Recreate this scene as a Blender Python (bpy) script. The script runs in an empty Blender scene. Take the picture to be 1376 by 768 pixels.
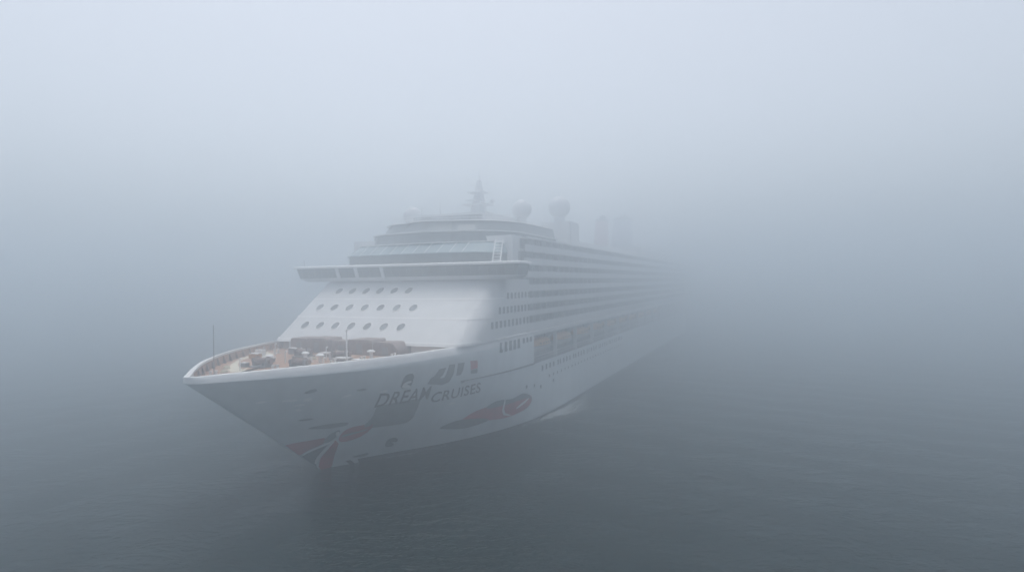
import bpy, bmesh, math, random
import numpy as np
from mathutils import Vector, Matrix, Euler

random.seed(7)
SC = bpy.context.scene
COL = SC.collection
rad = math.radians

# ------------------------------------------------------------------ camera
cam_d = bpy.data.cameras.new("camera")
cam = bpy.data.objects.new("camera", cam_d)
COL.objects.link(cam)
cam_d.sensor_width = 36.0
cam_d.lens = 36.0 * 800.0 / 1376.0
cam_d.clip_start = 0.5
cam_d.clip_end = 6000
CAM_H = 22.0
P_, RH_ = rad(0.33), rad(0.72)
r0 = Vector((1, 0, 0)); u0 = Vector((0, math.sin(P_), math.cos(P_))); f0 = Vector((0, math.cos(P_), -math.sin(P_)))
R_ = math.cos(RH_) * r0 - math.sin(RH_) * u0
U_ = math.cos(RH_) * u0 + math.sin(RH_) * r0
m = Matrix((R_, U_, -f0)).transposed().to_4x4()
m.translation = Vector((0, 0, CAM_H))
cam.matrix_world = m
SC.camera = cam

# ------------------------------------------------------------------ sky, sun, exposure
SUN_EL, SUN_AZ = rad(83), rad(-25)          # azimuth from +Y towards +X
w = bpy.data.worlds.new("World"); SC.world = w; w.use_nodes = True
nt = w.node_tree; nt.nodes.clear()
sky = nt.nodes.new("ShaderNodeTexSky"); sky.sky_type = 'NISHITA'; sky.sun_disc = False
sky.sun_elevation = SUN_EL; sky.sun_rotation = SUN_AZ
sky.air_density = 1.0; sky.dust_density = 4.0; sky.ozone_density = 1.0
hsv = nt.nodes.new("ShaderNodeHueSaturation"); hsv.inputs["Saturation"].default_value = 0.40
bg = nt.nodes.new("ShaderNodeBackground"); bg.inputs["Strength"].default_value = 0.15
out = nt.nodes.new("ShaderNodeOutputWorld")
nt.links.new(sky.outputs[0], hsv.inputs["Color"]); nt.links.new(hsv.outputs[0], bg.inputs[0]); nt.links.new(bg.outputs[0], out.inputs[0])

sun_d = bpy.data.lights.new("sun", 'SUN'); sun_d.energy = 1.0; sun_d.angle = rad(40); sun_d.color = (1.0, 0.96, 0.9)
sun = bpy.data.objects.new("sun", sun_d); COL.objects.link(sun)
sd = Vector((math.sin(SUN_AZ) * math.cos(SUN_EL), math.cos(SUN_AZ) * math.cos(SUN_EL), math.sin(SUN_EL)))
sun.rotation_euler = sd.to_track_quat('Z', 'Y').to_euler()

SC.view_settings.view_transform = 'Standard'; SC.view_settings.look = 'None'
SC.view_settings.gamma = 1.0; SC.view_settings.use_curve_mapping = False
SC.view_settings.exposure = 0.40
SC.cycles.use_denoising = True
SC.cycles.max_bounces = 20
SC.cycles.volume_bounces = 16
SC.cycles.diffuse_bounces = 3
SC.cycles.glossy_bounces = 3
SC.cycles.transparent_max_bounces = 8
SC.cycles.sample_clamp_indirect = 4.0

# ------------------------------------------------------------------ materials
def mat(name, col, rough=0.5, metal=0.0, var=0.06, scale=1.5, spec=0.5, streak=False, bump=0.0):
    mt = bpy.data.materials.new(name); mt.use_nodes = True
    n = mt.node_tree; b = n.nodes["Principled BSDF"]
    b.inputs["Roughness"].default_value = rough; b.inputs["Metallic"].default_value = metal
    if "Specular IOR Level" in b.inputs: b.inputs["Specular IOR Level"].default_value = spec
    tc = n.nodes.new("ShaderNodeTexCoord")
    mp = n.nodes.new("ShaderNodeMapping")
    if streak: mp.inputs["Scale"].default_value = (1.0, 1.0, 0.18)
    n.links.new(tc.outputs["Object"], mp.inputs[0])
    no = n.nodes.new("ShaderNodeTexNoise"); no.inputs["Scale"].default_value = scale; no.inputs["Detail"].default_value = 6
    n.links.new(mp.outputs[0], no.inputs["Vector"])
    rp = n.nodes.new("ShaderNodeValToRGB")
    rp.color_ramp.elements[0].position = 0.3; rp.color_ramp.elements[1].position = 0.7
    rp.color_ramp.elements[0].color = tuple(c * (1 - 2 * var) for c in col) + (1,)
    rp.color_ramp.elements[1].color = tuple(min(1, c * (1 + var)) for c in col) + (1,)
    n.links.new(no.outputs["Fac"], rp.inputs[0]); n.links.new(rp.outputs[0], b.inputs["Base Color"])
    if bump:
        bp = n.nodes.new("ShaderNodeBump"); bp.inputs["Strength"].default_value = bump; bp.inputs["Distance"].default_value = 0.05
        n.links.new(no.outputs["Fac"], bp.inputs["Height"]); n.links.new(bp.outputs[0], b.inputs["Normal"])
    return mt

M = {}
M['hull'] = mat("hull_paint", (.73, .77, .79), .42, var=.05, scale=.5, streak=True)
M['white'] = mat("white_paint", (.80, .80, .80), .45, var=.04, scale=.6, streak=True)
M['super'] = mat("superstructure_paint", (.62, .63, .64), .5, var=.04, scale=.5, streak=True)
M['glass'] = mat("dark_glass", (.10, .12, .13), .12, var=.2, scale=.8)
M['recess'] = mat("balcony_glass", (.23, .245, .255), .3, var=.3, scale=.9)
M['sky_glass'] = mat("sky_toned_glass", (.20, .28, .31), .15, var=.12, scale=.5)  # paler blue carries the sky reflection on the raked glass
M['deck'] = mat("teak_deck", (.42, .25, .165), .7, var=.18, scale=3)
M['cream'] = mat("cream_deck_paint", (.72, .68, .55), .6, var=.06, scale=2)
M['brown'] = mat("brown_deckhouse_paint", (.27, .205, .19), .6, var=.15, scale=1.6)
M['grey'] = mat("grey_steel", (.25, .25, .26), .5, var=.15, scale=3)
M['dark'] = mat("dark_steel", (.06, .065, .07), .5, var=.2, scale=3)
M['wl_band'] = mat("dark_waterline_band", (.035, .04, .05), .5, var=.2, scale=.8)
M['red'] = mat("red_hull_art_paint", (.46, .03, .065), .45, var=.15, scale=.7)
M['art_dark'] = mat("slate_hull_art_paint", (.11, .13, .145), .45, var=.15, scale=.8)
M['art_mid'] = mat("grey_hull_art_paint", (.25, .29, .295), .45, var=.12, scale=.8)
M['art_white'] = mat("white_hull_art_paint", (.93, .93, .93), .45, var=.03)
M['letters'] = mat("navy_lettering_paint", (.035, .04, .05), .45, var=.1)
M['orange'] = mat("orange_lifeboat_paint", (.56, .30, .12), .45, var=.1, scale=2)
M['boatwhite'] = mat("white_lifeboat_paint", (.62, .62, .60), .45, var=.08, scale=2)
M['radome'] = mat("radome_paint", (.60, .61, .63), .5, var=.04)
M['funnel'] = mat("funnel_paint", (.30, .32, .38), .5, var=.1, scale=.5)
M['pink'] = mat("rose_funnel_paint", (.45, .28, .30), .5, var=.1, scale=.5)

# ------------------------------------------------------------------ ship frame: s aft of the bow tip, t to port, z up
ANG = math.atan(350 / 800.0)
SHIP_ORG = Vector((-30.207, 55.063, 0.0))
def L(s, t, z): return (float(s), float(-t), float(z))

class MB:
    def __init__(self): self.v = []; self.f = []
    def add(self, vs, fs):
        o = len(self.v); self.v += [tuple(p) for p in vs]; self.f += [tuple(i + o for i in f) for f in fs]; return self
    def box(self, s0, s1, t0, t1, z0, z1):
        return self.add([L(s, t, z) for z in (z0, z1) for s, t in ((s0, t0), (s1, t0), (s1, t1), (s0, t1))],
                        [(0, 3, 2, 1), (4, 5, 6, 7), (0, 1, 5, 4), (1, 2, 6, 5), (2, 3, 7, 6), (3, 0, 4, 7)])
    def hexa(self, lo, hi):
        "lo, hi: four (s,t,z) corners each"
        return self.add([L(*p) for p in lo] + [L(*p) for p in hi],
                        [(0, 3, 2, 1), (4, 5, 6, 7), (0, 1, 5, 4), (1, 2, 6, 5), (2, 3, 7, 6), (3, 0, 4, 7)])
    def loft(self, rings, cap=True, close=True):
        n = len(rings[0]); vs = [L(*p) for r in rings for p in r]; fs = []
        for i in range(len(rings) - 1):
            for j in range(n if close else n - 1):
                k = (j + 1) % n
                fs.append((i * n + j, i * n + k, (i + 1) * n + k, (i + 1) * n + j))
        if cap: fs += [tuple(range(n - 1, -1, -1)), tuple(range((len(rings) - 1) * n, len(rings) * n))]
        return self.add(vs, fs)
    def prism(self, poly, z0, z1):
        return self.loft([[(s, t, z0) for s, t in poly], [(s, t, z1) for s, t in poly]])
    def tube(self, p0, p1, r0, r1=None, n=10):
        r1 = r0 if r1 is None else r1
        a = Vector(L(*p0)); b = Vector(L(*p1)); d = (b - a).normalized()
        x = d.orthogonal().normalized(); y = d.cross(x)
        vs = []
        for c, r in ((a, r0), (b, r1)):
            for i in range(n):
                an = 2 * math.pi * i / n; vs.append(c + x * (r * math.cos(an)) + y * (r * math.sin(an)))
        fs = [(i, (i + 1) % n, n + (i + 1) % n, n + i) for i in range(n)] + [tuple(range(n - 1, -1, -1)), tuple(range(n, 2 * n))]
        return self.add(vs, fs)
    def path(self, pts, r, n=6):
        for a, b in zip(pts[:-1], pts[1:]): self.tube(a, b, r, n=n)
        return self
    def sphere(self, c, r, nu=20, nv=12, zs=1.0):
        rings = []
        for j in range(1, nv):
            ph = math.pi * j / nv
            rings.append([(c[0] + r * math.sin(ph) * math.cos(2 * math.pi * i / nu), c[1] + r * math.sin(ph) * math.sin(2 * math.pi * i / nu), c[2] - zs * r * math.cos(ph)) for i in range(nu)])
        return self.loft(rings)
    def build(self, name, m, parent=None, smooth=False, bevel=0.0):
        bm = bmesh.new(); bv = [bm.verts.new(p) for p in self.v]
        for f in self.f:
            try: bm.faces.new([bv[i] for i in f])
            except ValueError: pass
        bmesh.ops.remove_doubles(bm, verts=bm.verts, dist=1e-5)
        bmesh.ops.recalc_face_normals(bm, faces=bm.faces)
        if bevel: bmesh.ops.bevel(bm, geom=list(bm.edges), offset=bevel, segments=2, affect='EDGES', clamp_overlap=True)
        return link(bm, name, m, parent, smooth)

def link(bm, name, m, parent=None, smooth=False, angle=35):
    me = bpy.data.meshes.new(name); 
    if smooth:
        for f in bm.faces: f.smooth = True
        for e in bm.edges:
            if len(e.link_faces) == 2 and e.calc_face_angle(0) > rad(angle): e.smooth = False
    bm.to_mesh(me); bm.free()
    me.materials.append(m)
    o = bpy.data.objects.new(name, me); COL.objects.link(o)
    if parent: o.parent = parent
    return o

def tag(o, label=None, cat=None, group=None, kind=None):
    for k, v in (("label", label), ("category", cat), ("group", group), ("kind", kind)):
        if v: o[k] = v
    return o
def empty(name, loc=(0, 0, 0), rz=0.0):
    o = bpy.data.objects.new(name, None); COL.objects.link(o); o.location = loc; o.rotation_euler = (0, 0, rz)
    o.empty_display_size = 0.5
    return o
SHIP_RZ = math.atan2(math.cos(ANG), math.sin(ANG))      # local +x points aft
SHIP_M = Matrix.Translation(SHIP_ORG) @ Matrix.Rotation(SHIP_RZ, 4, 'Z')
def world(s, t, z): return SHIP_M @ Vector(L(s, t, z))

# ------------------------------------------------------------------ water
def swell(x, y):
    h = 0
    for (a, lx, ly, ph) in ((.10, 17.0, 7.0, .3), (.08, -11.0, 9.5, 1.7), (.05, 5.3, 6.9, 4.1), (.05, 8.7, -4.4, 2.2)):
        k = np.array((lx, ly)); k = k / (k @ k) * 2 * math.pi
        h = h + a * np.sin(k[0] * x + k[1] * y + ph)
    return h
WATER_R = 1500.0
rr = np.concatenate([np.linspace(0, 120, 110)[1:], np.geomspace(121, WATER_R, 60)]); na = 300
X = [0.0]; Y = [0.0]
for r in rr:
    an = np.arange(na) * 2 * math.pi / na
    X += list(r * np.sin(an)); Y += list(r * np.cos(an) + 30)
X = np.array(X); Y = np.array(Y)
Rr = np.hypot(X, Y - 30); Z = swell(X, Y) * np.clip(1 - (Rr - 100) / 200, 0, 1) - .02
me = bpy.data.meshes.new("water")
fs = [(0, 1 + j, 1 + (j + 1) % na) for j in range(na)]
for i in range(len(rr) - 1):
    a = 1 + i * na; b = a + na
    fs += [(a + j, b + j, b + (j + 1) % na, a + (j + 1) % na) for j in range(na)]
me.from_pydata(list(zip(X, Y, Z)), [], fs)
me.polygons.foreach_set("use_smooth", [True] * len(me.polygons))
water = bpy.data.objects.new("water", me); COL.objects.link(water); tag(water, kind='structure')
bmx = bmesh.new(); bmx.from_mesh(me); bmesh.ops.recalc_face_normals(bmx, faces=bmx.faces)
if bmx.faces[5].normal.z < 0: bmesh.ops.reverse_faces(bmx, faces=bmx.faces)
bmx.to_mesh(me); bmx.free()
wm = bpy.data.materials.new("sea_water"); wm.use_nodes = True; n = wm.node_tree; b = n.nodes["Principled BSDF"]
b.inputs["Base Color"].default_value = (.0, .010, .0125, 1); b.inputs["Roughness"].default_value = .06; b.inputs["IOR"].default_value = 1.333; b.inputs["Specular IOR Level"].default_value = .32
geo = n.nodes.new("ShaderNodeNewGeometry")
def wave_noise(scale, stretch, rot, detail, dist=0.6):
    mp = n.nodes.new("ShaderNodeMapping"); mp.inputs["Rotation"].default_value = (0, 0, rad(rot)); mp.inputs["Scale"].default_value = (scale, scale * stretch, scale)
    n.links.new(geo.outputs["Position"], mp.inputs[0])
    t = n.nodes.new("ShaderNodeTexNoise"); t.inputs["Scale"].default_value = 1; t.inputs["Detail"].default_value = detail; t.inputs["Distortion"].default_value = dist
    n.links.new(mp.outputs[0], t.inputs["Vector"]); return t
def math_node(op, a, bb):
    q = n.nodes.new("ShaderNodeMath"); q.operation = op
    for i, x in enumerate((a, bb)):
        if isinstance(x, (int, float)): q.inputs[i].default_value = x
        else: n.links.new(x, q.inputs[i])
    return q.outputs[0]
n1 = wave_noise(.16, 2.2, 28, 3); n2 = wave_noise(.55, 1.9, 18, 4); n3 = wave_noise(1.7, 1.6, -8, 3)
h = math_node('ADD', math_node('MULTIPLY', n1.outputs["Fac"], 1.1), math_node('MULTIPLY', n2.outputs["Fac"], .62))
h = math_node('ADD', h, math_node('MULTIPLY', n3.outputs["Fac"], .22))
bp = n.nodes.new("ShaderNodeBump"); bp.inputs["Strength"].default_value = 1.0; bp.inputs["Distance"].default_value = .95
n.links.new(h, bp.inputs["Height"]); n.links.new(bp.outputs[0], b.inputs["Normal"])
me.materials.append(wm)

# ------------------------------------------------------------------ haze: one closed box of even fog
HZ = 0.0143
bm = bmesh.new(); bmesh.ops.create_cube(bm, size=1.0)
hm = bpy.data.materials.new("fog"); hm.use_nodes = True; n = hm.node_tree; n.nodes.clear()
pv = n.nodes.new("ShaderNodeVolumePrincipled"); pv.inputs["Color"].default_value = (.90, .943, .973, 1); pv.inputs["Density"].default_value = HZ
pv.inputs["Anisotropy"].default_value = 0.85
mo = n.nodes.new("ShaderNodeOutputMaterial"); n.links.new(pv.outputs[0], mo.inputs["Volume"])
haze = link(bm, "haze", hm); haze.location = (0, 30, 21.6); haze.scale = (3300, 3300, 46.0)
tag(haze, kind='stuff')

# ------------------------------------------------------------------ hull form
RIM = np.array([(0,0.0,13.6),(.12,.55,13.6),(.4,1.0,13.6),(1,1.6,13.63),(2,2.6,13.7),(4,4.45,13.8),(6,6.15,13.9),(9,8.25,14.0),(12,10.0,14.08),(16,11.9,14.15),(20,13.25,14.2),(24,14.25,14.25),(28,15.0,14.25),(32,15.45,14.22),(36,15.7,14.2),(45,15.85,14.2),(260,15.85,14.2)])
WL = np.array([(0,0),(1,.35),(3.5,2.1),(7.3,4.5),(14.6,9.2),(21,12.2),(28.2,14.4),(34,15.4),(39.5,15.75),(50,15.85),(260,15.85)])
def smooth_interp(tab, col):
    xs = tab[:, 0]; ys = tab[:, col]
    d = np.gradient(ys, xs); sec = np.diff(ys) / np.diff(xs)
    for i in range(len(xs)):          # keep the tangents monotone
        lo = sec[max(i - 1, 0)]; hi = sec[min(i, len(sec) - 1)]
        d[i] = 0 if lo * hi <= 0 and 0 < i < len(xs) - 1 else np.sign(d[i]) * min(abs(d[i]), 3 * abs(lo), 3 * abs(hi))
    def f(x):
        x = min(max(x, xs[0]), xs[-1]); i = min(max(int(np.searchsorted(xs, x)) - 1, 0), len(xs) - 2)
        hh = xs[i + 1] - xs[i]; u = (x - xs[i]) / hh
        return float((2*u**3-3*u*u+1)*ys[i] + (u**3-2*u*u+u)*hh*d[i] + (-2*u**3+3*u*u)*ys[i+1] + (u**3-u*u)*hh*d[i+1])
    return f
rimb = smooth_interp(RIM, 1); rimz = smooth_interp(RIM, 2); wlb = smooth_interp(WL, 1)
ZK = 13.0
def KN(s): return .6 + .3 * min(1, s / 12)
def stem(z): return 17.43 * (1 - min(max(z / ZK, -.3), 1.0))
def hullB(s, z):
    v = min(max(z / ZK, -.3), 1.0); x = max(s - stem(z), 0); ww = min(max(v, 0), 1) ** 1.25
    b = (1 - ww) * wlb(x) + ww * (rimb(x) + .12 * min(x, 1))
    return b * (1 + v * .5) if v < 0 else b
def lean(s): return .22 * min(1, max(0, (36 - s) / 8)) * min(1, s / 1.0)
STERN = 245.0
S_CUT, Z_CUT = 47.0, 9.4

ship = empty("cruise_ship", SHIP_ORG, SHIP_RZ)
tag(ship, "long white cruise ship with painted hull looming bow first out of thick fog", "cruise ship")

# hull shell
us = np.concatenate([[0, .0025, .008, .02, .04, .07], np.linspace(.1, 1, 34)])
zs = [-2, -.6, .0, .8, 1.8, 3, 4.2, 5.4, 6.6, 7.6, 8.5, Z_CUT, 10.3, 11.2, 12.0, 12.6, ZK]
mb = MB()
for side in (1, -1):
    rows = []
    for z in zs + ['k']:
        r = []
        for u in us:
            if z == 'k':
                s = S_CUT * u; r.append(L(s, side * (rimb(s) + .12 * min(s, 1)), rimz(s) - KN(s)))
            else:
                s = stem(z) + (S_CUT - stem(z)) * u; r.append(L(s, side * hullB(s, z), z))
        rows.append(r)
    vs = [p for r in rows for p in r]; nn = len(us)
    mb.add(vs, [(i * nn + j, i * nn + j + 1, (i + 1) * nn + j + 1, (i + 1) * nn + j) for i in range(len(rows) - 1) for j in range(nn - 1)])
    ss = [S_CUT, 60, 90, 130, 180, 225, STERN]; zz = [z for z in zs if z <= Z_CUT]
    tp = lambda s: 1 - max(0, (s - 215) / 30) ** 2 * .25
    mb.add([L(s, side * hullB(s, z) * tp(s), z) for z in zz for s in ss],
           [(i * 7 + j, i * 7 + j + 1, (i + 1) * 7 + j + 1, (i + 1) * 7 + j) for i in range(len(zz) - 1) for j in range(6)])
tr = [(STERN, sd_ * hullB(STERN, z) * .75, z) for sd_ in (1, -1) for z in (zz if sd_ == 1 else zz[::-1])]
mb.add([L(*p) for p in tr], [tuple(range(len(tr)))])
hull = mb.build("hull", M['hull'], ship, smooth=True)

# bulwark: outer strake leaning in, cap rail, inner face
def bul_ring(s, side):
    z1 = rimz(s); b = rimb(s); k = b + .12 * min(s, 1)
    cw = .42 + .45 * max(0, 1 - s / 14); inner = max(b - cw, 0.0); ib = max(b - cw - .1, 0.0)
    return [(s, side * k, z1 - KN(s)), (s, side * (k - lean(s) * .35), z1 - KN(s) * .55), (s, side * (b - lean(s) * .45), z1 - .06), (s, side * (b - lean(s) * .45 - .06 * min(1, b)), z1),
            (s, side * max(inner - .06, 0), z1), (s, side * inner, z1 - .06), (s, side * ib, z1 - min(1.3, .3 + .45 * s))]
mb = MB()
ssb = [0.0, .04, .12, .3, .6, 1, 1.5, 2.2, 3, 4, 5.2, 6.5, 8, 10, 12, 14, 16, 18, 20, 22, 24, 26, 28, 30, 32, 34, 36, 40, 44, S_CUT]
for side in (1, -1):
    mb.loft([bul_ring(s, side) for s in ssb], cap=False, close=False)
mb.build("bulwark", M['white'], ship, smooth=True)
# inner lining of the bulwark, timber coloured, a little inside of the inner face
mb = MB()
for side in (1, -1):
    rr_ = []
    for s in [2.4, 3, 4, 5.2, 6.5, 8, 10, 12, 14, 16, 18, 20, 22, 24, 26, 28, 30]:
        b = rimb(s); z1 = rimz(s); cw = .42 + .45 * max(0, 1 - s / 14); rr_.append([(s, side * max(b - cw - .06, .02), z1 - .22), (s, side * max(b - cw - .14, .02), z1 - 1.28)])
    mb.loft(rr_, cap=False, close=False)
mb.build("bulwark_lining", M['deck'], ship, smooth=True)
# bulwark stays
for side in (1, -1):
    for s in np.arange(4, 28, 1.6):
        mb = MB(); b = rimb(s) - .6 - .45 * max(0, 1 - s / 14); z1 = rimz(s)
        mb.hexa([(s, side * b, z1 - 1.28), (s + .08, side * b, z1 - 1.28), (s + .08, side * (b - .55), z1 - 1.28), (s, side * (b - .55), z1 - 1.28)],
                [(s, side * (b + .08), z1 - .3), (s + .08, side * (b + .08), z1 - .3), (s + .08, side * (b - .05), z1 - .3), (s, side * (b - .05), z1 - .3)])
        mb.build("bulwark_stay", M['brown'], ship)

# foredeck
def deckz(s): return rimz(s) - 1.1
dl = [1.2, 2, 3, 4, 5.5, 7, 9, 11, 13, 15, 17, 19, 21, 23, 25, 27, 29, 32]
mb = MB()
mb.loft([[(s, (rimb(s) - .45) * q, deckz(s)) for q in np.linspace(-1, 1, 9)] for s in dl], cap=False, close=False)
mb.build("foredeck", M['deck'], ship)
def deck_patch(name, poly, m, lift=.012, thick=.03):
    mb = MB(); mb.loft([[(s, t, deckz(s) + lift - thick) for s, t in poly], [(s, t, deckz(s) + lift) for s, t in poly]])
    return mb.build(name, m, ship)
def arc_strip(pts_out, pts_in): return pts_out + pts_in[::-1]
deck_patch("deck_path", [(7.6, -3.2), (9.0, -5.2), (12.0, -8.0), (16.0, -10.9), (20.0, -12.3), (21.6, -12.4), (20.0, -9.6), (17.2, -8.4), (14.5, -6.75), (11.0, -4.2), (8.6, -2.3), (7.9, -2.0)], M['cream'])
deck_patch("deck_path", [(8.6, 3.2), (12.0, 7.0), (16.0, 9.6), (20.0, 11.2), (20.0, 8.6), (14.5, 6.0), (9.4, 2.4)], M['cream'])
# dark band laid over the hull along the waterline
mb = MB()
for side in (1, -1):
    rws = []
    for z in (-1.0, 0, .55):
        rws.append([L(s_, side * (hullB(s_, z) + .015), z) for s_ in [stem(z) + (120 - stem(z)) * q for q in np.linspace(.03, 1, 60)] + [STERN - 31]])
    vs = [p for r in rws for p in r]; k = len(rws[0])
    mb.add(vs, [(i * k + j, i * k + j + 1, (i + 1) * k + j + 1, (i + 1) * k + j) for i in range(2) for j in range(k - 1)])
mb.build("waterline_band", M['wl_band'], ship, smooth=True)

# ------------------------------------------------------------------ painted marks on the hull, wrapped to its surface
def wrap(bm, off, side=1):
    "bm holds faces in the (s,z) plane; cut finely, then lay them on the hull"
    xs = [v.co.x for v in bm.verts]; ys = [v.co.y for v in bm.verts]
    for ax, lo, hi in ((0, min(xs), max(xs)), (1, min(ys), max(ys))):
        q = math.floor(lo / .45) * .45 + .45
        while q < hi:
            co = (q, 0, 0) if ax == 0 else (0, q, 0); no = (1, 0, 0) if ax == 0 else (0, 1, 0)
            bmesh.ops.bisect_plane(bm, geom=list(bm.verts) + list(bm.edges) + list(bm.faces), plane_co=co, plane_no=no); q += .45
    bmesh.ops.triangulate(bm, faces=bm.faces)
    for v in bm.verts:
        s, z = v.co.x, v.co.y; s = max(s, stem(z) + .06)
        e = .05; nb = Vector((-(hullB(s + e, z) - hullB(s - e, z)) / (2 * e), 1, -(hullB(s, z + e) - hullB(s, z - e)) / (2 * e))).normalized()
        v.co = L(s + nb.x * off, side * (hullB(s, z) + nb.y * off), z + nb.z * off)
def smooth_poly(pts, it=2):
    for _ in range(it):
        q = []
        for a, b in zip(pts, pts[1:] + pts[:1]):
            q += [(a[0] * .75 + b[0] * .25, a[1] * .75 + b[1] * .25), (a[0] * .25 + b[0] * .75, a[1] * .25 + b[1] * .75)]
        pts = q
    return pts
def hull_mark(name, pts, m, off=.032, rnd=2, label=None):
    bm = bmesh.new(); p = smooth_poly(pts, rnd) if rnd else pts
    bm.faces.new([bm.verts.new((s, z, 0)) for s, z in p])
    bmesh.ops.triangulate(bm, faces=bm.faces)
    wrap(bm, off)
    o = link(bm, name, m, ship)
    if label: o["label"] = label
    return o
hull_mark("hull_painting", [(11.72,4.38),(13.45,4.5),(14.9,4.65),(15.5,4.4),(15.45,3.75),(14.5,2.95),(14.0,2.6)], M['red'], rnd=0, label="dark red painted panel low on the bow")
hull_mark("hull_painting", [(14.1,2.5),(15.4,3.35),(16.05,3.55),(16.25,1.4),(17.0,.25)], M['art_dark'], rnd=0)
hull_mark("hull_painting", [(17.3,-.3),(16.75,1.6),(16.5,3.3),(16.35,4.1),(17.1,3.5),(17.85,1.9),(18.7,.3),(18.9,-.3)], M['red'], off=.045, rnd=0)
hull_mark("hull_painting", [(14.2,2.53),(15.4,3.5),(16.3,4.2),(16.45,4.0),(15.7,3.3),(14.3,2.4)], M['art_white'], off=.05, rnd=1)
hull_mark("hull_painting", [(16.25,1.0),(16.2,2.6),(16.3,4.0),(16.5,3.9),(16.5,2.3),(16.7,.9)], M['art_white'], off=.05, rnd=1)
hull_mark("hull_painting", [(16.9,3.7),(16.3,4.9),(16.6,5.6),(17.96,5.75),(19.3,5.6),(19.2,4.2),(18.1,3.6)], M['red'], rnd=1)
hull_mark("hull_painting", [(16.5,4.6),(17.1,4.75),(18.1,4.9),(18.9,5.1),(18.9,4.9),(17.9,4.6),(17.0,4.4)], M['art_mid'], off=.05)
hull_mark("hull_painting", [(15.2,4.1),(15.15,5.0),(15.7,5.6),(16.1,5.2),(16.2,4.3),(15.8,3.8)], M['art_mid'])
hull_mark("hull_painting", [(15.55,5.3),(16.1,4.6),(16.45,4.5),(16.3,4.8),(15.9,5.3)], M['art_white'], off=.05)
hull_mark("hull_painting", [(18.0,5.25),(18.15,6.65),(17.6,7.7),(17.5,8.2),(18.96,8.3),(21.39,8.4),(22.3,8.3),(22.67,7.3),(23.48,5.11),(21.67,5.0),(19.62,5.1)], M['art_mid'], rnd=1, label="broad grey painted shape below the lettering")
hull_mark("hull_painting", [(12.18,6.3),(13.2,6.53),(14.5,6.57),(15.97,6.49),(16.22,5.97),(14.64,5.9),(13.19,6.08)], M['art_mid'])
hull_mark("hull_painting", [(30.0,3.0),(31.2,3.9),(32.6,4.75),(34.51,4.95),(36.4,5.1),(39.0,5.0),(41.19,4.9),(43.4,5.2),(45.6,5.0),(46.9,4.34),(46.73,3.42),(45.47,2.73),(43.0,2.5),(40.5,2.35),(38.0,2.6),(35.66,2.9),(33.0,3.3)], M['red'], label="long red painted figure low on the hull side")
hull_mark("hull_painting", [(28.0,3.3),(29.97,4.0),(31.6,3.9),(33.83,3.65),(37.25,2.86),(34.62,2.45),(32.29,2.4),(29.8,2.9)], M['art_dark'], off=.045)
hull_mark("hull_painting", [(34.4,4.7),(35.91,5.6),(38.09,5.5),(40.74,5.1),(43.11,5.6),(45.35,5.15),(47.1,4.0),(45.6,4.45),(42.8,4.6),(38.84,4.5)], M['art_dark'], off=.05)
hull_mark("hull_painting", [(38.5,5.4),(38.9,5.4),(39.3,3.4),(41.6,2.6),(41.3,2.45),(38.9,3.2)], M['art_white'], off=.06, rnd=1)
hull_mark("hull_painting", [(42.4,3.3),(44.0,3.6),(45.8,4.3),(45.5,4.5),(43.6,4.0),(42.2,3.5)], M['art_white'], off=.06)
hull_mark("emblem", [(21.9,10.15),(21.94,10.85),(22.4,11.2),(22.64,11.9),(23.74,11.95),(23.67,11.07),(23.35,10.7),(24.1,10.62),(24.17,11.1),(24.06,12.25),(25.14,12.2),(25.5,10.83),(25.31,9.95),(24.3,9.72),(22.9,10.0)], M['art_dark'], rnd=0)
hull_mark("emblem", [(25.6,12.25),(26.85,12.2),(27.05,11.18),(26.9,10.6),(26.1,10.65),(25.85,11.4)], M['art_dark'], rnd=0)
hull_mark("emblem", [(27.95,12.25),(29.45,12.15),(29.95,11.1),(28.6,11.05)], M['red'], rnd=0, label="red block of the emblem above the lettering")
hull_mark("emblem", [(28.55,11.0),(29.98,11.02),(30.15,10.4),(28.85,10.5)], M['art_dark'], rnd=0)
hull_mark("emblem", [(27.3,9.6),(28.0,9.9),(28.3,9.5),(27.7,9.4)], M['art_mid'], rnd=1)
hull_mark("hull_painting", [(18.45,10.1),(18.0,11.22),(18.0,11.9),(19.1,11.85),(19.6,10.65),(19.75,9.95)], M['art_dark'], rnd=1)
hull_mark("hull_painting", [(18.45,10.2),(18.5,10.95),(19.25,11.0),(19.4,10.75),(18.85,10.6),(19.6,10.35),(19.75,10.0)], M['art_white'], off=.05, rnd=1)
hull_mark("emblem", [(23.2,1.7),(22.53,2.8),(23.16,3.15),(24.01,2.6),(24.1,2.2),(23.3,2.45),(24.1,1.9),(24.0,1.6)], M['art_dark'], rnd=1)
hull_mark("hull_painting", [(19.87,1.11),(20.95,1.2),(21.8,1.3),(21.97,.83),(20.88,.77)], M['art_mid'])
for p in ([(7.53,10.17),(7.68,10.39),(8.69,10.36),(8.92,10.05)], [(9.4,9.96),(10.13,9.95),(9.9,10.34),(9.2,10.34)], [(12.57,10.0),(13.28,10.3),(13.6,10.05),(12.91,9.82)],
          [(16.05,10.0),(16.72,10.25),(17.1,10.22),(17.12,9.82)], [(9.48,8.94),(9.67,9.17),(10.07,8.93),(10.05,8.67)], [(27.0,6.72),(27.49,6.98),(28.24,6.85),(28.16,6.62)], [(8.9,9.6),(9.6,9.7),(10.0,9.5),(9.2,9.4)],
          [(5.6,10.4),(6.2,10.55),(6.6,10.3),(5.9,10.2)]):
    hull_mark("painted_cloud", p, M['art_white'], rnd=2)
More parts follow.
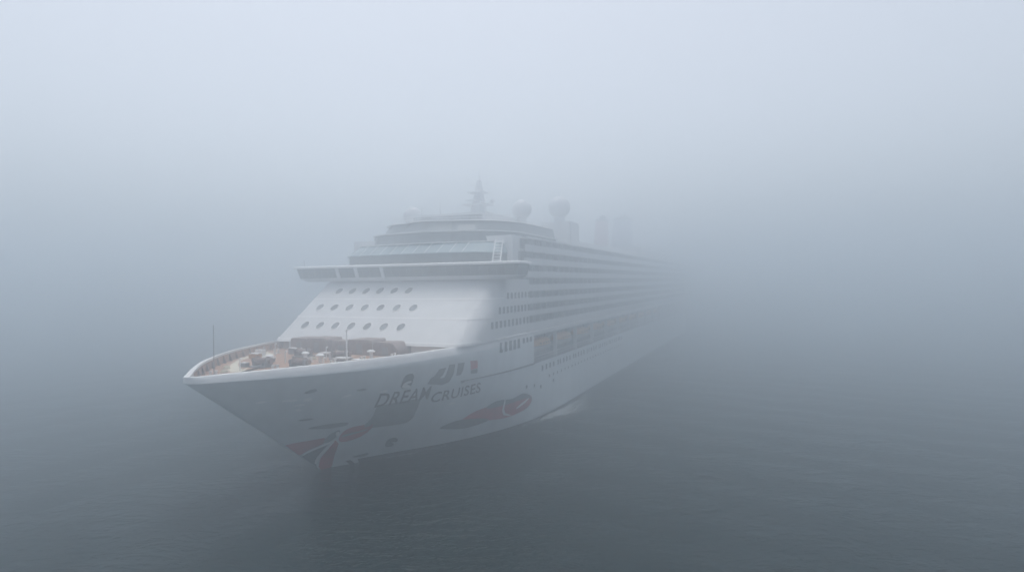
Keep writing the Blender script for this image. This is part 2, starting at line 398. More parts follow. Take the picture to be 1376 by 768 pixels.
for p in ([(8.6,11.1),(9.28,11.5),(9.8,11.09),(8.98,10.85)], [(13.43,10.74),(14.37,10.8),(14.65,10.49),(13.74,10.5)], [(10.5,7.6),(11.6,7.7),(12.2,7.5),(11.2,7.4)]):
    hull_mark("painted_cloud", p, M['art_mid'], rnd=2)

def hull_text(word, quad, name="lettering"):
    "quad: (s,z) of bottom left, bottom right, top right, top left"
    cu = bpy.data.curves.new("t", 'FONT'); cu.body = word; cu.shear = .0; cu.offset = .012; cu.space_character = 1.06; cu.resolution_u = 3
    to = bpy.data.objects.new("t", cu); COL.objects.link(to)
    bpy.context.view_layer.update()
    me = to.to_mesh(); bm = bmesh.new(); bm.from_mesh(me); to.to_mesh_clear()
    bpy.data.objects.remove(to); bpy.data.curves.remove(cu)
    x0 = min(v.co.x for v in bm.verts); x1 = max(v.co.x for v in bm.verts); y0 = min(v.co.y for v in bm.verts); y1 = max(v.co.y for v in bm.verts)
    for v in bm.verts:
        a = (v.co.x - x0) / (x1 - x0); c = (v.co.y - y0) / (y1 - y0)
        p = [(1 - c) * ((1 - a) * quad[0][i] + a * quad[1][i]) + c * ((1 - a) * quad[3][i] + a * quad[2][i]) for i in (0, 1)]
        v.co = (p[0], p[1], 0)
    bmesh.ops.remove_doubles(bm, verts=bm.verts, dist=1e-4)
    wrap(bm, .055)
    return link(bm, name, M['letters'], ship)
hull_text("DREAM", [(17.2, 8.05), (23.35, 8.1), (22.75, 9.85), (16.5, 9.85)])
hull_text("CRUISES", [(24.0, 7.46), (32.2, 7.55), (31.6, 9.0), (23.6, 8.85)])

# dark ledge line running aft into the promenade
mb = MB()
mb.loft([[(s, hullB(s, z0) + .0, z0), (s, hullB(s, z0) + .14, z0 + .03), (s, hullB(s, z0) + .14, z0 + hh), (s, hullB(s, z0 + hh) + .0, z0 + hh + .03)]
         for s, z0, hh in [(27.5 + 1.5 * i, 9.62 - .3 * i / 13, .10 + .16 * i / 13) for i in range(14)]])
mb.build("rubbing_strake", M['dark'], ship)
# small hull windows, two rows, and a few ports
win_me = None
def hull_window(s, z, ww, hh, name="hull_window"):
    mb = MB(); t = hullB(s, z)
    mb.box(s - ww / 2, s + ww / 2, t - .05, t + .025, z - hh / 2, z + hh / 2)
    return mb.build(name, M['glass'], ship)
for i in range(32): hull_window(50.8 + 1.75 * i + (.5 if i % 5 == 4 else 0), 8.3, .62, .85)
for i in range(26): hull_window(54.0 + 2.0 * i, 6.6, .42, .42)
for s, z in ((47.5, 6.0), (50.2, 5.4), (56, 5.5), (44.6, 6.3)): hull_window(s, z, .5, .5)

# ------------------------------------------------------------------ superstructure
ZB = 14.3
def front_s(z): return 24.75 + 1.37 * (z - ZB)
RC_T, RC_S, HB, FL = 2.4, 4.2, 15.7, 13.3
def bodyT(s, z):
    x = s - front_s(z)
    if x < 0: return 0
    return FL + RC_T * math.sqrt(max(0, 1 - (1 - x / RC_S) ** 2)) if x < RC_S else HB
def body_ring(z, aft=46.0):
    sf = front_s(z); pts = []
    arc = [(sf + RC_S * (1 - math.cos(a)), FL + RC_T * math.sin(a)) for a in np.linspace(0, math.pi / 2, 14)]
    return [(s, t, z) for s, t in arc] + [(aft, HB, z), (aft, -HB, z)] + [(s, -t, z) for s, t in arc[::-1]]
mb = MB(); mb.loft([body_ring(z) for z in (14.24, 14.34, 17.45, 17.55, 19.9, 20.0, 22.48)])
mb.build("forward_superstructure", M['super'], ship, smooth=True)
# deck-edge mouldings across the front
for z in (14.5, 17.35, 19.8):
    r1 = body_ring(z); r2 = body_ring(z + .16)
    gr = lambda r, d: [(s - d * .8, t + (d if t > 0 else -d) * .6, zz_) for s, t, zz_ in r[:14]][::-1] + [(s - d * .8, t + (d if t > 0 else -d) * .6, zz_) for s, t, zz_ in r[16:]][::-1]
    mb = MB(); n_ = 28
    a, b_, c, d_ = gr(r1, -.02), gr(r1, .09), gr(r2, .09), gr(r2, -.02)
    mb.loft([[a[i], b_[i], c[i], d_[i]] for i in range(n_)])
    mb.build("deck_moulding", M['white'], ship, smooth=True)
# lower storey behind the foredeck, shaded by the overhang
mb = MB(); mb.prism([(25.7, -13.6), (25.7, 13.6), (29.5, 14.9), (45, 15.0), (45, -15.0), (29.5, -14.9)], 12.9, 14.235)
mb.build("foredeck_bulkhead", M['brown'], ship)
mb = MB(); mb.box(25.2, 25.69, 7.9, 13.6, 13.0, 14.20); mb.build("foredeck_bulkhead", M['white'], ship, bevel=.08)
mb = MB(); mb.box(25.2, 25.69, -12.2, -9.9, 13.0, 14.22); mb.build("foredeck_bulkhead", M['super'], ship, bevel=.06)

# round portholes on the raked front: glass plus a rim
def porthole(t, z, r=.58):
    nrm = Vector((-1, 0, 1.37)).normalized(); up = Vector((1.37, 0, 1)).normalized()
    s = front_s(z)
    def ring(rad_, off): return [(s + up.x * rad_ * math.sin(a) * 1.3 + nrm.x * off, t + rad_ * math.cos(a), z + up.z * rad_ * math.sin(a) * 1.3 + nrm.z * off) for a in np.linspace(0, 2 * math.pi, 24, endpoint=False)]
    mb = MB(); mb.loft([ring(r, -.05), ring(r, .02)])
    p = mb.build("porthole", M['glass'], ship)
    mb = MB(); a, b_, c, d_ = ring(r, .0), ring(r + .09, .0), ring(r + .08, .06), ring(r - .01, .06)
    mb.loft([a, b_, c, d_, a], cap=False); mb.build("rim", M['white'], p, smooth=True)
for i in range(7): porthole(-11.3 + 2.7 * i, 16.32)
for i in range(7): porthole(-11.46 + 2.7 * i, 18.7)
for i in range(6): porthole(-10.49 + 2.49 * i, 21.02)

# windows on the port side forward
def side_window(s, z, ww, hh):
    t = bodyT(s, z) if z > 14.3 else hullB(s, ZK)
    t2 = bodyT(s + ww, z) if z > 14.3 else t
    e = .025
    mb = MB(); mb.hexa([(s, t - .08, z - hh / 2), (s + ww, t2 - .08, z - hh / 2), (s + ww, t2 + e, z - hh / 2), (s, t + e, z - hh / 2)],
                       [(s, (bodyT(s, z + hh / 2) if z > 14.3 else t) - .08, z + hh / 2), (s + ww, (bodyT(s + ww, z + hh / 2) if z > 14.3 else t2) - .08, z + hh / 2), (s + ww, (bodyT(s + ww, z + hh / 2) if z > 14.3 else t2) + e, z + hh / 2), (s, (bodyT(s, z + hh / 2) if z > 14.3 else t) + e, z + hh / 2)])
    return mb.build("window", M['glass'], ship)
for i in range(10): side_window(32.4 + 1.38 * i, 16.32, .72, .95)
for i in range(9): side_window(34.9 + 1.3 * i, 18.2, .72, .95)
for i in range(7): side_window(37.7 + 1.3 * i, 20.15, .66, .85)
for i in range(5): side_window(35.0 + 1.42 * i, 13.15, .85, 1.35)
for i in range(3): side_window(42.6 + 1.4 * i, 13.4, .7, .75)

# main block aft: dark balcony wall set back behind white decks and parapets
BAND = [(15.72, 16.86), (17.66, 18.72), (19.6, 20.66), (21.7, 22.72), (23.72, 24.72), (25.75, 26.75), (27.8, 28.75)]
TB = 14.5; AFT = 236.0
mb = MB(); mb.box(46.0, AFT, -TB, TB, 14.2, 22.47); mb.build("cabin_block", M['super'], ship)
mb = MB(); mb.box(42.6, AFT - 6, -TB, TB, 22.6, 29.1); mb.build("cabin_block", M['super'], ship)
for k, (za, zb) in enumerate(BAND):
    s0 = 46.02 if k < 3 else 43.0 + (k - 3) * .7
    if k == 3: s0 = 44.5
    for side in (1, -1):
        mb = MB(); mb.box(s0 + .3, AFT - 8, side * (TB - .02), side * (TB + .03), za - .6, zb); mb.build("balcony_glazing", M['recess'], ship)
        z_prev = BAND[k - 1][1] if k else 14.55
        mb = MB(); mb.box(s0, AFT - 4, side * (TB + .05), side * 15.5, z_prev, z_prev + .22)
        mb.box(s0, AFT - 4, side * 15.38, side * 15.5, z_prev + .22, za); mb.build("balcony_parapet", M['super'], ship)
mb = MB()
for side in (1, -1): mb.box(46.0, AFT - 6, side * (TB - .2), side * 15.5, 28.75, 29.0)
mb.build("upper_deck_edge", M['super'], ship)
# cabin partitions between balconies: individual parts for those that show largest, the rest together
part_me = MB().box(0, .09, TB + .02, 15.3, 0, 1.0)
proto = part_me.build("balcony_partition", M['super'], ship); proto.location = (48.6, 0, 15.72); cnt = 1
rest = MB()
for i in range(60):
    for k, (za, zb) in enumerate(BAND):
        s = 48.6 + 3.0 * i
        if (i, k) == (0, 0) or s > AFT - 10: continue
        if i < 14 and cnt < 98:
            c = proto.copy(); COL.objects.link(c); c.parent = ship; c.location = (s, 0, za - .02); cnt += 1
        else: rest.box(s, s + .09, TB + .02, 15.3, za - .02, zb - .02)
tag(rest.build("balcony_partitions", M['super'], ship), kind='stuff')

# promenade recess: floor, inner wall, ceiling ledge, forward bulkhead, pillars
mb = MB(); mb.box(S_CUT - .02, AFT, -15.8, 15.8, 9.1, 9.385); mb.build("promenade_deck", M['grey'], ship)
mb = MB(); mb.box(S_CUT + .3, AFT, -12.4, 12.4, 9.39, 13.7); mb.build("promenade_wall", M['recess'], ship)
mb = MB(); mb.box(S_CUT + .32, AFT, -15.8, 15.8, 13.72, 14.19); mb.build("promenade_ceiling", M['white'], ship)
mb = MB()
for side in (1, -1): mb.box(S_CUT - .04, S_CUT + .28, side * 12.0, side * 15.84, 9.4, 14.2)
mb.build("promenade_bulkhead", M['super'], ship)
mb = MB()
for side in (1, -1):
    mb.path([(S_CUT + .5, side * 15.7, 10.35), (AFT, side * 15.7, 10.35)], .05); mb.path([(S_CUT + .5, side * 15.7, 9.9), (AFT, side * 15.7, 9.9)], .03)
mb.build("promenade_railing", M['white'], ship)
mb = MB()
for side in (1, -1): mb.box(34.0, AFT, side * 15.5, side * 15.95, 14.21, 14.42)
mb.build("ledge", M['white'], ship)

# ------------------------------------------------------------------ bridge
mb = MB()
def bar(z, f, tw, wing, mid, zz=None):     # plan outline of bridge with wings
    return [(f, tw, z), (f + wing, tw, z), (f + wing + .8, 15.6, z), (f + mid, 15.2, z), (f + mid, -15.2, z), (f + wing + .8, -15.6, z), (f + wing, -tw, z), (f, -tw, z)]
mb.loft([bar(22.5, 35.0, 17.6, 3.0, 8.5), bar(22.95, 34.6, 18.7, 3.4, 8.6), bar(23.05, 34.55, 18.75, 3.45, 8.6)])
mb.build("bridge", M['super'], ship)
mb = MB(); mb.loft([bar(23.05, 34.58, 18.7, 3.4, 8.5), bar(24.5, 34.15, 19.0, 3.8, 8.5)])
bg_ = mb.build("bridge_glazing", M['glass'], ship)
for i in range(29):
    t = -18.2 + 36.4 * i / 28; mb = MB()
    mb.hexa([(34.52, t - .05, 23.06), (34.7, t - .05, 23.06), (34.7, t + .05, 23.06), (34.52, t + .05, 23.06)], [(34.09, t - .05, 24.5), (34.3, t - .05, 24.5), (34.3, t + .05, 24.5), (34.09, t + .05, 24.5)])
    mb.build("mullion", M['dark'], bg_)
mb = MB(); mb.loft([bar(24.505, 33.9, 19.3, 4.1, 8.7), bar(24.56, 33.8, 19.4, 4.2, 8.7), bar(24.78, 33.8, 19.4, 4.2, 8.7), bar(24.9, 34.15, 19.1, 3.8, 8.7)])
mb.build("bridge_roof", M['white'], ship)
for t in (-11.2, -7.7, -3.0):
    mb = MB(); mb.hexa([(34.45, t, 22.7), (34.9, t, 22.7), (34.9, t + .5, 22.7), (34.45, t + .5, 22.7)], [(34.0, t - .2, 24.48), (34.4, t - .2, 24.48), (34.4, t + .35, 24.48), (34.0, t + .35, 24.48)])
    mb.build("bridge_bracket", M['radome'], ship)
mb = MB()
for t in (-18.8, 18.8): mb.tube((35.6, t, 24.85), (35.6, t, 25.9), .03)
mb.build("bridge_antenna", M['grey'], ship)

# ------------------------------------------------------------------ upper levels, rounded in plan
def rounded(f, b, aft, rs, rt, bow=0.0, n_=12):
    arc = [(f + rs * (1 - math.cos(a)), b - rt + rt * math.sin(a)) for a in np.linspace(0, math.pi / 2, n_)]
    fl = [(f - bow * (1 - (q / (b - rt)) ** 2), q) for q in np.linspace(0, b - rt, 6)[1:-1]]
    port = fl + arc + [(aft, b)]
    return port + [(s, -t) for s, t in port[::-1]] + [(f - bow, 0)]
def ring(z, *a, **k): return [(s, t, z) for s, t in rounded(*a, **k)]
mb = MB(); mb.loft([ring(24.92, 37.4, 13.6, 44, 4, 5, .6), ring(26.35, 37.2, 13.6, 44, 4, 5, .6)]); mb.build("observation_windows", M['glass'], ship)
mb = MB(); mb.loft([ring(26.36, 37.0, 13.7, 48, 4, 5, .6), ring(26.46, 37.0, 13.7, 48, 4, 5, .6), ring(28.0, 39.4, 13.1, 48, 4, 5, .6)]); mb.build("sloped_glazing", M['sky_glass'], ship)
mb = MB()
for t in np.linspace(-9, 9, 10):
    bw = lambda q, f: f - .6 * (1 - (min(abs(q), 8.4) / 8.6) ** 2)
    mb.hexa([(bw(t, 36.93), t - .05, 26.47), (bw(t, 37.2), t - .05, 26.47), (bw(t, 37.2), t + .05, 26.47), (bw(t, 36.93), t + .05, 26.47)],
            [(bw(t, 39.3), t - .05, 28.0), (bw(t, 39.6), t - .05, 28.0), (bw(t, 39.6), t + .05, 28.0), (bw(t, 39.3), t + .05, 28.0)])
mb.build("glazing_bars", M['super'], ship)
mb = MB(); mb.loft([ring(28.02, 39.1, 13.6, 60, 5, 6, .8), ring(28.18, 39.1, 13.6, 60, 5, 6, .8)]); mb.build("deck_edge", M['white'], ship)
mb = MB(); mb.loft([ring(28.19, 40.6, 13.1, 66, 8, 8, 1.1), ring(29.84, 41.0, 13.1, 66, 8, 8, 1.1)]); mb.build("lounge_windows", M['glass'], ship)
mb = MB(); mb.loft([ring(29.85, 40.6, 13.4, 68, 9, 8, 1.3), ring(30.02, 40.6, 13.4, 68, 9, 8, 1.3)]); mb.build("deck_edge", M['super'], ship)
mb = MB(); mb.loft([ring(30.03, 42.0, 12.9, 66, 11, 8.5, 1.6), ring(31.7, 43.2, 12.5, 66, 11, 8.5, 1.6)]); mb.build("lounge_windows", M['glass'], ship)
mb = MB(); mb.loft([ring(31.71, 42.7, 12.8, 66.4, 11, 8.5, 1.6), ring(31.84, 43.0, 12.6, 66.4, 11, 8.5, 1.6)]); mb.build("sun_deck_roof", M['super'], ship)
# ladder and frame on the port side of the bridge roof
mb = MB()
for s, t in ((36.8, 13.9), (37.2, 14.9)):
    mb.tube((s, t, 24.9), (s + 1.6, t - .2, 28.1), .09)
for q in np.linspace(.1, .9, 7): mb.tube((36.8 + 1.6 * q, 13.9 - .2 * q, 24.9 + 3.2 * q), (37.2 + 1.6 * q, 14.9 - .2 * q, 24.9 + 3.2 * q), .05)
mb.build("ladder", M['white'], ship)
# rails on the upper decks
def rail(pts, z, h_, name="railing"):
    mb = MB()
    for q in (.5, 1.0): mb.path([(s, t, z + h_ * q) for s, t in pts], .035, n=5)
    acc = 0
    for a, b_ in zip(pts[:-1], pts[1:]):
        d = math.hypot(b_[0] - a[0], b_[1] - a[1]); k = max(1, int(d / 1.6))
        for i in range(k): mb.tube((a[0] + (b_[0] - a[0]) * i / k, a[1] + (b_[1] - a[1]) * i / k, z), (a[0] + (b_[0] - a[0]) * i / k, a[1] + (b_[1] - a[1]) * i / k, z + h_), .03, n=5)
    return mb.build(name, M['white'], ship)
rail(rounded(44.0, 12.2, 66, 11, 8.5, 1.4)[:-1], 31.84, 1.0)
rail([(68.5, 13.2), (150, 15.3)], 29.0, 1.0); 
rail([(68.5, -13.2), (150, -15.3)], 29.0, 1.0)

# deckhouse, mast, radomes
mb = MB(); mb.box(49, 64, -7.5, 7.0, 31.905, 33.7); mb.build("mast_house", M['super'], ship, bevel=.15)
mb = MB(); mb.box(48.95, 49.02, -6.8, 6.4, 32.5, 33.3); mb.build("mast_house_windows", M['recess'], ship)
mb = MB(); mb.loft([[(58.6, -1.1, 33.7), (62.2, -1.1, 33.7), (62.2, 1.1, 33.7), (58.6, 1.1, 33.7)], [(60.3, -.25, 41.0), (61.1, -.25, 41.0), (61.1, .25, 41.0), (60.3, .25, 41.0)]])
mast = mb.build("mast", M['radome'], ship)
mb = MB(); mb.box(58.4, 61.8, -2.4, 2.4, 36.3, 36.5); mb.box(59.0, 61.6, -1.8, 1.8, 38.6, 38.78); mb.build("platform", M['radome'], mast)
mb = MB(); mb.box(58.8, 59.1, -1.9, 1.5, 37.0, 37.25); mb.tube((58.95, 0, 36.5), (58.95, 0, 37.0), .12); mb.build("radar_scanner", M['radome'], mast)
mb = MB(); mb.tube((60.8, 0, 40.5), (60.8, 0, 43.1), .12, .05); mb.tube((60.8, -1.9, 40.2), (60.8, 1.9, 40.2), .08); mb.tube((60.8, -1.8, 40.2), (60.8, -2.4, 41.8), .05); mb.tube((60.8, 1.5, 40.2), (60.8, 1.5, 41.4), .05); mb.build("antenna", M['radome'], mast)
mb = MB(); mb.sphere((60.2, 2.9, 36.95), .5, 12, 8); mb.build("small_dome", M['radome'], mast, smooth=True)
def radome(s, t, z, r, zb):
    mb = MB(); mb.sphere((s, t, z), r, 24, 14); o = mb.build("radome", M['radome'], ship, smooth=True)
    mb = MB(); mb.tube((s, t, zb), (s, t, z - r * .8), r * .45, r * .5, 14); mb.build("pedestal", M['radome'], o, smooth=True)
radome(51, -8.3, 33.9, 1.65, 31.9); radome(62, 8.0, 35.3, 1.8, 31.9); radome(80, 9.0, 37.6, 2.3, 29.1)
for s, t, z0, z1 in ((50.0, -5.8, 31.9, 35.2), (52.0, -3.3, 33.7, 36.2), (55.0, 3.8, 33.7, 35.6), (49.2, -1.5, 31.9, 34.4), (66, 6, 31.9, 35.6)):
    mb = MB(); mb.tube((s, t, z0), (s, t, z1), .09, .05); mb.build("whip_aerial", M['radome'], ship)
mb = MB(); mb.box(78, 84, 5.5, 12, 29.1, 34.4); mb.build("radome_house", M['super'], ship, bevel=.15)
# funnels and pool-deck house
mb = MB(); mb.box(74, 120, -9, 9.5, 29.11, 31.2); mb.build("pool_deckhouse", M['super'], ship, bevel=.2)
mb = MB(); mb.box(150, 205, -12, 12, 29.1, 33.0); mb.build("aft_deckhouse", M['super'], ship, bevel=.3)
def funnel(s, t, z0, z1, ls, lt, m):
    el = lambda z, f, sh: [(s + sh + ls * f * math.cos(a), t + lt * f * math.sin(a), z) for a in np.linspace(0, 2 * math.pi, 24, endpoint=False)]
    mb = MB(); mb.loft([el(z0, 1, 0), el(z0 + (z1 - z0) * .7, .92, 1.2), el(z1 - .5, .86, 1.7), el(z1, .84, 1.8)]); o = mb.build("funnel", m, ship, smooth=True)
    mb = MB(); mb.loft([el(z1 + .01, .9, 1.8), el(z1 + .7, .88, 1.9)]); mb.build("funnel_cap", M['dark'], o, smooth=True)
    mb = MB()
    for a, b_ in ((-.4, .3), (0, -.2), (.4, .25)): mb.tube((s + 1.8 + ls * a, t + lt * b_, z1 + .7), (s + 2.1 + ls * a, t + lt * b_, z1 + 1.9), .4)
    mb.build("exhaust_pipe", M['dark'], o)
funnel(160, 3.5, 33.0, 42.3, 6.5, 3.4, M['funnel'])
funnel(142, 1.0, 29.1, 40.5, 3.6, 2.2, M['pink'])

# ------------------------------------------------------------------ foredeck equipment
dz = lambda s: deckz(s) + .005
for (s0, s1, t0, t1, zt, nm) in ((22.6, 25.2, -9.3, -6.55, 15.0, 1), (22.5, 25.6, -6.5, -3.05, 15.06, 1), (23.2, 25.6, -3.0, .05, 14.75, 0), (22.5, 25.6, .1, 4.0, 15.05, 1), (22.5, 25.6, 4.1, 7.75, 14.78, 2)):
    mb = MB()
    z0 = deckz(s0) - .02; rr1 = .12 if nm == 0 else .4; rr2 = 1.3 if nm == 2 else rr1
    prof = [(t0, z0)] + [(t0 + rr1 * (1 - math.cos(a)), zt - rr1 * (1 - math.sin(a))) for a in np.linspace(0, math.pi / 2, 6)] + [(t1 - rr2 * (1 - math.sin(a)), zt - rr2 * (1 - math.cos(a))) for a in np.linspace(0, math.pi / 2, 8)] + [(t1, z0)]
    mb.loft([[(s0, t, z) for t, z in prof], [(s1, t, z) for t, z in prof]])
    o = mb.build("deck_locker", M['brown'], ship, smooth=True)
    mb = MB(); tc_ = (t0 + t1) / 2; mb.box(s0 - .03, s0 + .02, tc_ - .45, tc_ + .45, z0 + .15, zt - .55); mb.build("locker_door", M['grey'], o)
def windlass(s, t):
    z = dz(s); w_ = MB(); w_.box(s - .9, s + .9, t - 1.1, t + 1.1, z, z + .18); w_.box(s - .5, s + .5, t - 1.05, t - .85, z + .18, z + 1.0); w_.box(s - .5, s + .5, t + .85, t + 1.05, z + .18, z + 1.0)
    o = w_.build("windlass", M['grey'], ship, bevel=.03)
    d = MB(); d.tube((s, t - .84, z + .7), (s, t + .84, z + .7), .36, n=16); d.tube((s, t - 1.35, z + .7), (s, t - 1.06, z + .7), .3, n=14); d.tube((s, t + 1.06, z + .7), (s, t + 1.35, z + .7), .3, n=14)
    d.tube((s, t - .8, z + .7), (s, t - .72, z + .7), .5, n=16); d.tube((s, t + .72, z + .7), (s, t + .8, z + .7), .5, n=16)
    d.build("drum", M['brown'], o, smooth=True)
windlass(11.2, -2.4); windlass(11.6, 2.6); windlass(18.8, -3.6); windlass(18.4, 2.6)
def bollard(s, t):
    z = dz(s); w_ = MB(); w_.box(s - .55, s + .55, t - .22, t + .22, z, z + .08)
    for q in (-.32, .32): w_.tube((s + q, t, z + .08), (s + q, t, z + .55), .14, n=12); w_.tube((s + q, t, z + .55), (s + q, t, z + .63), .18, n=12)
    w_.build("bollard", M['white'], ship, smooth=True)
for s, t in ((5.0, -2.6), (5.2, 2.4), (9.5, 1.2), (12.8, -4.9), (14.6, 4.6), (15.2, .6), (17.5, 6.4), (20.6, -9.8), (21.0, 8.2), (8.4, 4.4), (13.5, 7.4)): bollard(s, t)
def ventilator(s, t):
    z = dz(s); w_ = MB(); w_.tube((s, t, z), (s, t, z + .8), .2, n=12); w_.tube((s, t, z + .75), (s, t, z + .88), .42, .5, n=14); w_.tube((s, t, z + .88), (s, t, z + 1.05), .5, .25, n=14)
    w_.build("ventilator", M['white'], ship, smooth=True)
for s, t in ((13.2, -3.4), (15.6, 1.9), (16.6, -1.2), (20.2, 5.6)): ventilator(s, t)
def hatch(s, t):
    z = dz(s); w_ = MB(); w_.box(s - .6, s + .6, t - .8, t + .8, z, z + .4); o = w_.build("hatch", M['grey'], ship, bevel=.03)
    w_ = MB(); w_.box(s - .68, s + .68, t - .88, t + .88, z + .4, z + .5); w_.build("hatch_lid", M['white'], o, bevel=.02)
hatch(14.2, -4.9); hatch(17.0, 3.9); hatch(20.3, -1.2)
def chain(t, sgn):
    w_ = MB()
    pts = [(11.0 - .28 * i, t - sgn * .06 * i, dz(11.0 - .28 * i) + (.55 if i == 0 else .12)) for i in range(18)]
    for i in range(17):
        a, b_ = pts[i], pts[i + 1]; o_ = .07
        w_.tube((a[0], a[1], a[2]), (b_[0], b_[1], b_[2]), .07 if i % 2 else .11, n=6)
    w_.build("anchor_chain", M['dark'], ship)
chain(-2.0, -1); chain(2.2, 1)
def rope_coil(s, t, r):
    w_ = MB()
    for k in range(3):
        rk = r - .07 * k; zz_ = dz(s) + .07 + .09 * k
        w_.path([(s + rk * math.cos(a), t + rk * math.sin(a), zz_) for a in np.linspace(0, 2 * math.pi, 15)], .055, n=6)
    w_.build("rope_coil", M['cream'], ship, smooth=True)
for s, t, r in ((7.2, -3.6, .4), (9.2, -5.6, .38), (12.6, 4.4, .42), (16.2, -6.2, .45), (19.6, 7.0, .4), (17.6, -1.0, .4)): rope_coil(s, t, r)
def stowage_box(s, t, a, b_, h_, m):
    z = dz(s); w_ = MB(); w_.box(s - a, s + a, t - b_, t + b_, z, z + h_); o = w_.build("stowage_box", m, ship, bevel=.04)
    w_ = MB(); w_.box(s - a - .03, s + a + .03, t - b_ - .03, t + b_ + .03, z + h_, z + h_ + .06); w_.build("box_lid", M['white'], o, bevel=.015)
for a in ((16.0, -8.6, .4, .7, .6, M['orange']), (18.3, -10.2, .35, .6, .7, M['white']), (13.4, 1.2, .45, .35, .55, M['white']), (19.2, .8, .5, .4, .7, M['radome']), (16.0, 6.9, .4, .6, .5, M['orange']), (20.9, -6.9, .4, .8, .75, M['grey']), (10.6, -4.4, .3, .4, .45, M['grey'])): stowage_box(*a)
for s, t, z1 in ((8.6, -2.9, 1.2), (14.0, -1.8, 1.3), (17.2, 1.4, 1.5), (19.0, -8.4, 1.4), (12.2, 5.4, 1.1)):
    z = dz(s); w_ = MB(); w_.tube((s, t, z), (s, t, z + z1), .06, n=8); w_.tube((s, t, z + z1), (s + .25, t, z + z1 + .1), .09, n=8); w_.build("vent_pipe", M['white'], ship, smooth=True)
# jackstaff and signal pole
mb = MB(); mb.tube((4.1, -1.4, 12.7), (4.1, -1.4, 18.15), .05, .03); mb.tube((4.1, -1.4, 12.7), (4.1, -1.4, 13.2), .16); mb.build("jackstaff", M['grey'], ship)
mb = MB(); mb.tube((15.0, 6.2, 12.9), (15.0, 6.2, 16.8), .1, .07); mb.tube((15.0, 6.2, 16.8), (15.0, 6.2, 16.95), .14); mb.build("foremast", M['white'], ship)

# ------------------------------------------------------------------ lifeboats under the ledge, each a thing of its own
davit_proto = None
def lifeboat_parts(root):
    ln, bm_ = 4.6, 1.35
    def sec(x):     # half-breadth factor along the length, -1..1
        return max(.04, (1 - abs(x) ** 2.6)) ** .6
    xs = np.linspace(-1, 1, 17)
    lo = MB(); lo.loft([[(x * ln, q * bm_ * sec(x), z) for q, z in ((-1, 1.0), (-.92, .55), (-.6, .15), (0, -.02 + .25 * abs(x) ** 3), (.6, .15), (.92, .55), (1, 1.0))] for x in xs])
    lo.build("boat_hull", M['boatwhite'], root, smooth=True)
    up = MB(); up.loft([[(x * ln * .97, q * bm_ * .97 * sec(x), 1.06 + zz_ * (1 - .45 * abs(x) ** 2.5)) for q, zz_ in ((-1, 0), (-.93, .55), (-.62, 1.0), (0, 1.16), (.62, 1.0), (.93, .55), (1, 0))] for x in xs])
    up.build("canopy", M['orange'], root, smooth=True)
    g = MB(); g.loft([[(x * ln * 1.01, q * bm_ * 1.05 * sec(x), z) for q, z in ((-1, .98), (1, .98), (1, 1.08), (-1, 1.08))] for x in xs]); g.build("gunwale", M['grey'], root)
    for side in (-1, 1):
        for i in range(5):
            x = -2.3 + i * 1.15; wd = MB(); t = bm_ * .97 * sec((x + .3) / (ln * .97)) * .965
            wd.box(x, x + .6, side * (t - .1), side * (t + .03), 1.25, 1.55); wd.build("boat_window", M['glass'], root)
    for x in (-2.9, 2.9):
        hk = MB(); hk.tube((x, 0, 1.9), (x, 0, 2.75), .06); hk.build("lifting_hook", M['dark'], root)
ORD = ["foremost", "second", "third", "fourth", "fifth", "sixth", "seventh", "eighth", "ninth", "tenth"]
first = None
for i in range(10):
    s = 53.2 + 11.4 * i
    p = world(s, 14.35, 10.75)
    if first is None:
        root = empty("lifeboat", p, SHIP_RZ); first = root; lifeboat_parts(root)
    else:
        root = first.copy(); COL.objects.link(root); root.location = p
        for ch in list(first.children):
            c = ch.copy(); COL.objects.link(c); c.parent = root
    tag(root, (ORD[i] + " lifeboat from the bow" if i else "foremost lifeboat, nearest the bow") + ", orange canopy over pale hull, hung under the white ledge", "lifeboat", "lifeboats hung along the promenade")
    for x in (-2.9, 2.9):
        mb = MB(); mb.box(s + x - .14, s + x + .14, 12.42, 14.6, 13.45, 13.7); mb.tube((s + x, 12.5, 11.6), (s + x, 13.9, 13.5), .14, n=8); mb.build("davit", M['white'], ship)
    if i < 10:
        mb = MB(); mb.box(s + 5.55, s + 5.85, 14.9, 15.5, 9.39, 13.715); mb.build("promenade_pillar", M['white'], ship)

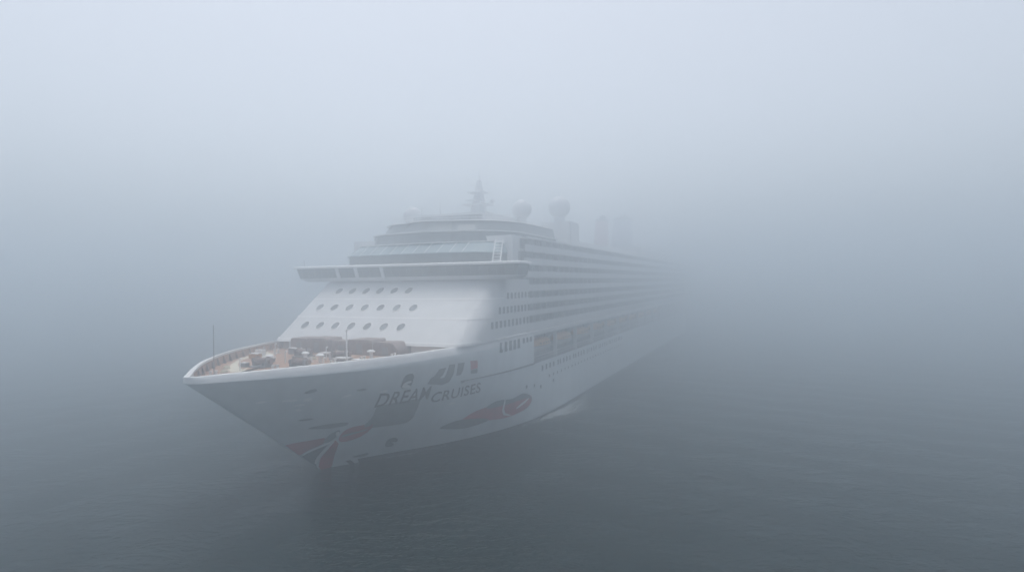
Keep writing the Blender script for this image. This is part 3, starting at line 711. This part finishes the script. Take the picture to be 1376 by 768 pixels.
# ------------------------------------------------------------------ foam along the waterline
fm = bpy.data.materials.new("sea_foam"); fm.use_nodes = True; n = fm.node_tree; b = n.nodes["Principled BSDF"]
b.inputs["Base Color"].default_value = (.75, .79, .8, 1); b.inputs["Roughness"].default_value = .8
tc = n.nodes.new("ShaderNodeTexCoord"); mp = n.nodes.new("ShaderNodeMapping"); mp.inputs["Scale"].default_value = (.35, 1.3, 1)
n.links.new(tc.outputs["Object"], mp.inputs[0])
no = n.nodes.new("ShaderNodeTexNoise"); no.inputs["Scale"].default_value = .9; no.inputs["Detail"].default_value = 8; no.inputs["Roughness"].default_value = .7; no.inputs["Distortion"].default_value = 1.2
n.links.new(mp.outputs[0], no.inputs["Vector"])
at = n.nodes.new("ShaderNodeAttribute"); at.attribute_name = "thick"
su_ = n.nodes.new("ShaderNodeMath"); su_.operation = 'MULTIPLY_ADD'; su_.inputs[1].default_value = 1.0
n.links.new(no.outputs["Fac"], su_.inputs[0]); n.links.new(at.outputs["Fac"], su_.inputs[2])
mr = n.nodes.new("ShaderNodeMapRange"); mr.inputs["From Min"].default_value = .76; mr.inputs["From Max"].default_value = 1.25; mr.inputs["To Max"].default_value = .72
n.links.new(su_.outputs[0], mr.inputs["Value"]); n.links.new(mr.outputs[0], b.inputs["Alpha"])
vs = []; th = []; fs = []; sN = 90; tN = 10
for i in range(sN):
    s = 17.6 + 1.0 * i
    for j in range(tN):
        q = j / (tN - 1); wd = 1.5 + 4.5 * min(1, max(0, (s - 22) / 34)); t = hullB(s, 0) + .02 + wd * q
        p = world(s, t, 0); vs.append((s, -t, float(swell(p.x, p.y)) + .035))
        env = math.exp(-((s - 58) / 11) ** 2) * .42 + math.exp(-((s - 24) / 7) ** 2) * .34 + .16
        th.append(env * (1 - q) ** .7 * (1.0 if q > .0 else .7) * min(1, i / 8) * min(1, (sN - 1 - i) / 10) + .12 * min(1, i / 8) * (1 - q))
for i in range(sN - 1):
    for j in range(tN - 1): fs.append((i * tN + j, (i + 1) * tN + j, (i + 1) * tN + j + 1, i * tN + j + 1))
me = bpy.data.meshes.new("foam"); me.from_pydata(vs, [], fs); a_ = me.attributes.new("thick", 'FLOAT', 'POINT'); a_.data.foreach_set("value", th)
me.materials.append(fm); foam = bpy.data.objects.new("foam", me); COL.objects.link(foam); foam.location = SHIP_ORG; foam.rotation_euler = (0, 0, SHIP_RZ); tag(foam, kind='stuff')
